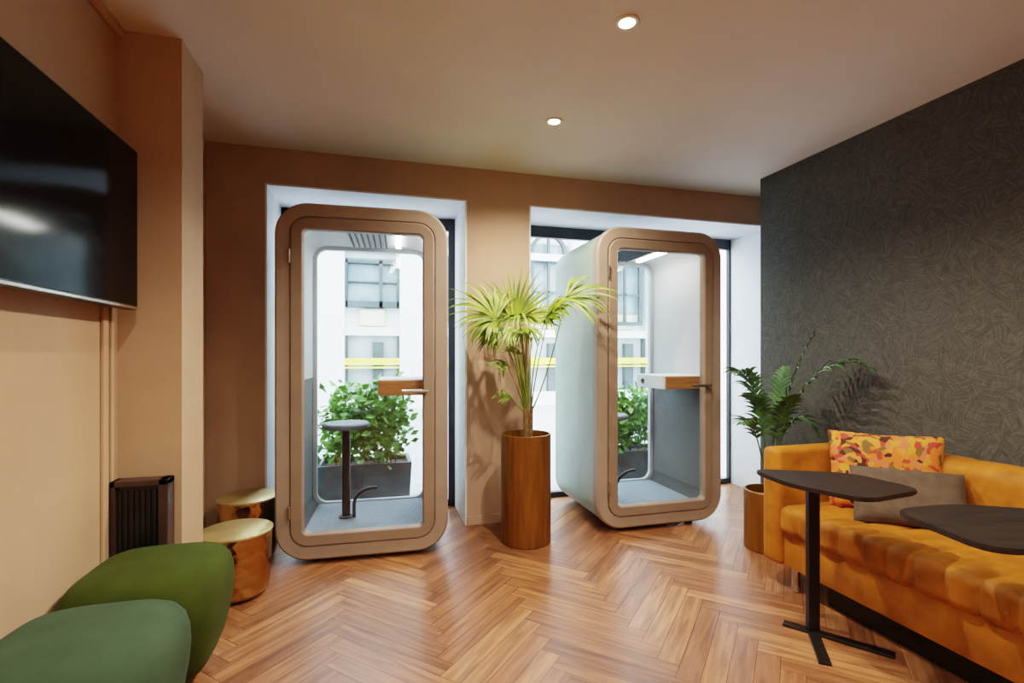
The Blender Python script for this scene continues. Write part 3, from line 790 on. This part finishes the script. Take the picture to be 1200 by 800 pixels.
# ------------------------------------------------------------------ ceiling lights
spots = [(1.03, 2.79), (1.02, 1.88), (1.02, 0.97), (1.02, 0.0), (1.02, -1.0), (-0.3, 1.0), (-0.3, -0.3), (2.3, 0.6), (2.3, -0.6), (-0.3, -1.8), (2.3, -1.9)]  # seen pair first; the rest unseen, row continued and side rows added for fill
base = None
labs = {0: 'round recessed ceiling spotlight nearest the windows', 1: 'round recessed ceiling spotlight nearer the camera, near the top of the photo'}
for i, (x, y) in enumerate(spots):
    if i < 2:
        lab = labs[i]
    if i == 0:
        base = thing('ceiling_spotlight', lab, 'ceiling light', (x, y, ZC), group='recessed ceiling spotlights')
        bm = NB(); lathe(bm, [(0.034, 0), (0.052, 0), (0.052, -0.004), (0.048, -0.007), (0.034, -0.005)], 32); obj('bezel', bm, M['white_trim'], base)
        bm = NB(); lathe(bm, [(0, -0.0035), (0.034, -0.0035), (0.034, -0.001), (0, -0.001)], 32); obj('lamp', bm, M['lamp'], base)
    elif i == 1:
        dup(base, (x, y, ZC), 0, lab)
    li = bpy.data.lights.new('downlight', 'SPOT'); li.energy = 145 if i < 2 else (70 if i == 2 else 42 if i == 5 else (16 if x > 2 else 40)); li.color = (1.0, 0.82, 0.62)
    li.spot_size = math.radians(150); li.spot_blend = 0.7; li.shadow_soft_size = 0.02
    lo = bpy.data.objects.new('downlight', li); COL.objects.link(lo); lo.location = (x, y, ZC-0.02)
# booth interior lamps
for x, y, rz in ((-0.067, 3.19, -2.5), (2.02, 3.20, 0)):
    li = bpy.data.lights.new('booth_light', 'AREA'); li.shape = 'RECTANGLE'; li.size = 0.04; li.size_y = 0.5; li.energy = 5; li.color = (1, 0.93, 0.86)
    lo = bpy.data.objects.new('booth_light', li); COL.objects.link(lo)
    v = Matrix.Rotation(math.radians(rz), 3, 'Z') @ Vector((0.205, 0.43, 2.075)); lo.location = (x+v.x, y+v.y, v.z); lo.rotation_euler = (0, 0, math.radians(rz))
# added soft fill light, unseen, high up behind the camera
li = bpy.data.lights.new('room_fill', 'AREA'); li.shape = 'RECTANGLE'; li.size = 2.6; li.size_y = 1.6; li.energy = 26; li.color = (1.0, 0.88, 0.76)
lo = bpy.data.objects.new('room_fill', li); COL.objects.link(lo); lo.location = (1.0, -1.6, 2.6)

# daylight
sun = bpy.data.lights.new('sun', 'SUN'); sun.energy = 5.0; sun.angle = math.radians(25); sun.color = (0.80, 0.90, 1.0)
so = bpy.data.objects.new('sun', sun); COL.objects.link(so)
d = Vector((-0.25, -1.0, -0.95)); so.rotation_euler = d.to_track_quat('-Z', 'Y').to_euler()
for w in (W1, W2):
    li = bpy.data.lights.new('sky_portal', 'AREA'); li.shape = 'RECTANGLE'; li.size = w[1]-w[0]; li.size_y = ZH; li.cycles.is_portal = True
    lo = bpy.data.objects.new('sky_portal', li); COL.objects.link(lo); lo.location = ((w[0]+w[1])/2, YW+0.08, ZH/2); lo.rotation_euler = (math.radians(-90), 0, 0)
wd = bpy.data.worlds.new('World'); bpy.context.scene.world = wd; wd.use_nodes = True
bg = wd.node_tree.nodes['Background']; bg.inputs[0].default_value = (0.78, 0.88, 1.0, 1); bg.inputs[1].default_value = 12.0

# ------------------------------------------------------------------ camera
cam = bpy.data.cameras.new('Camera'); cam.sensor_width = 36; cam.lens = 580/1200*36; cam.shift_y = 16/1200; cam.clip_start = 0.02
co = bpy.data.objects.new('Camera', cam); COL.objects.link(co); co.location = (0, 0, 1.27); co.rotation_euler = (PI/2, 0, math.radians(-15.4))
sc_ = bpy.context.scene; sc_.camera = co
sc_.view_settings.view_transform = 'Filmic'; sc_.view_settings.look = 'Medium High Contrast'; sc_.view_settings.exposure = 0.0
sc_.cycles.use_denoising = True
sc_.cycles.max_bounces = 10; sc_.cycles.diffuse_bounces = 5; sc_.cycles.transparent_max_bounces = 16
sc_.cycles.sample_clamp_indirect = 8.0; sc_.cycles.caustics_reflective = False
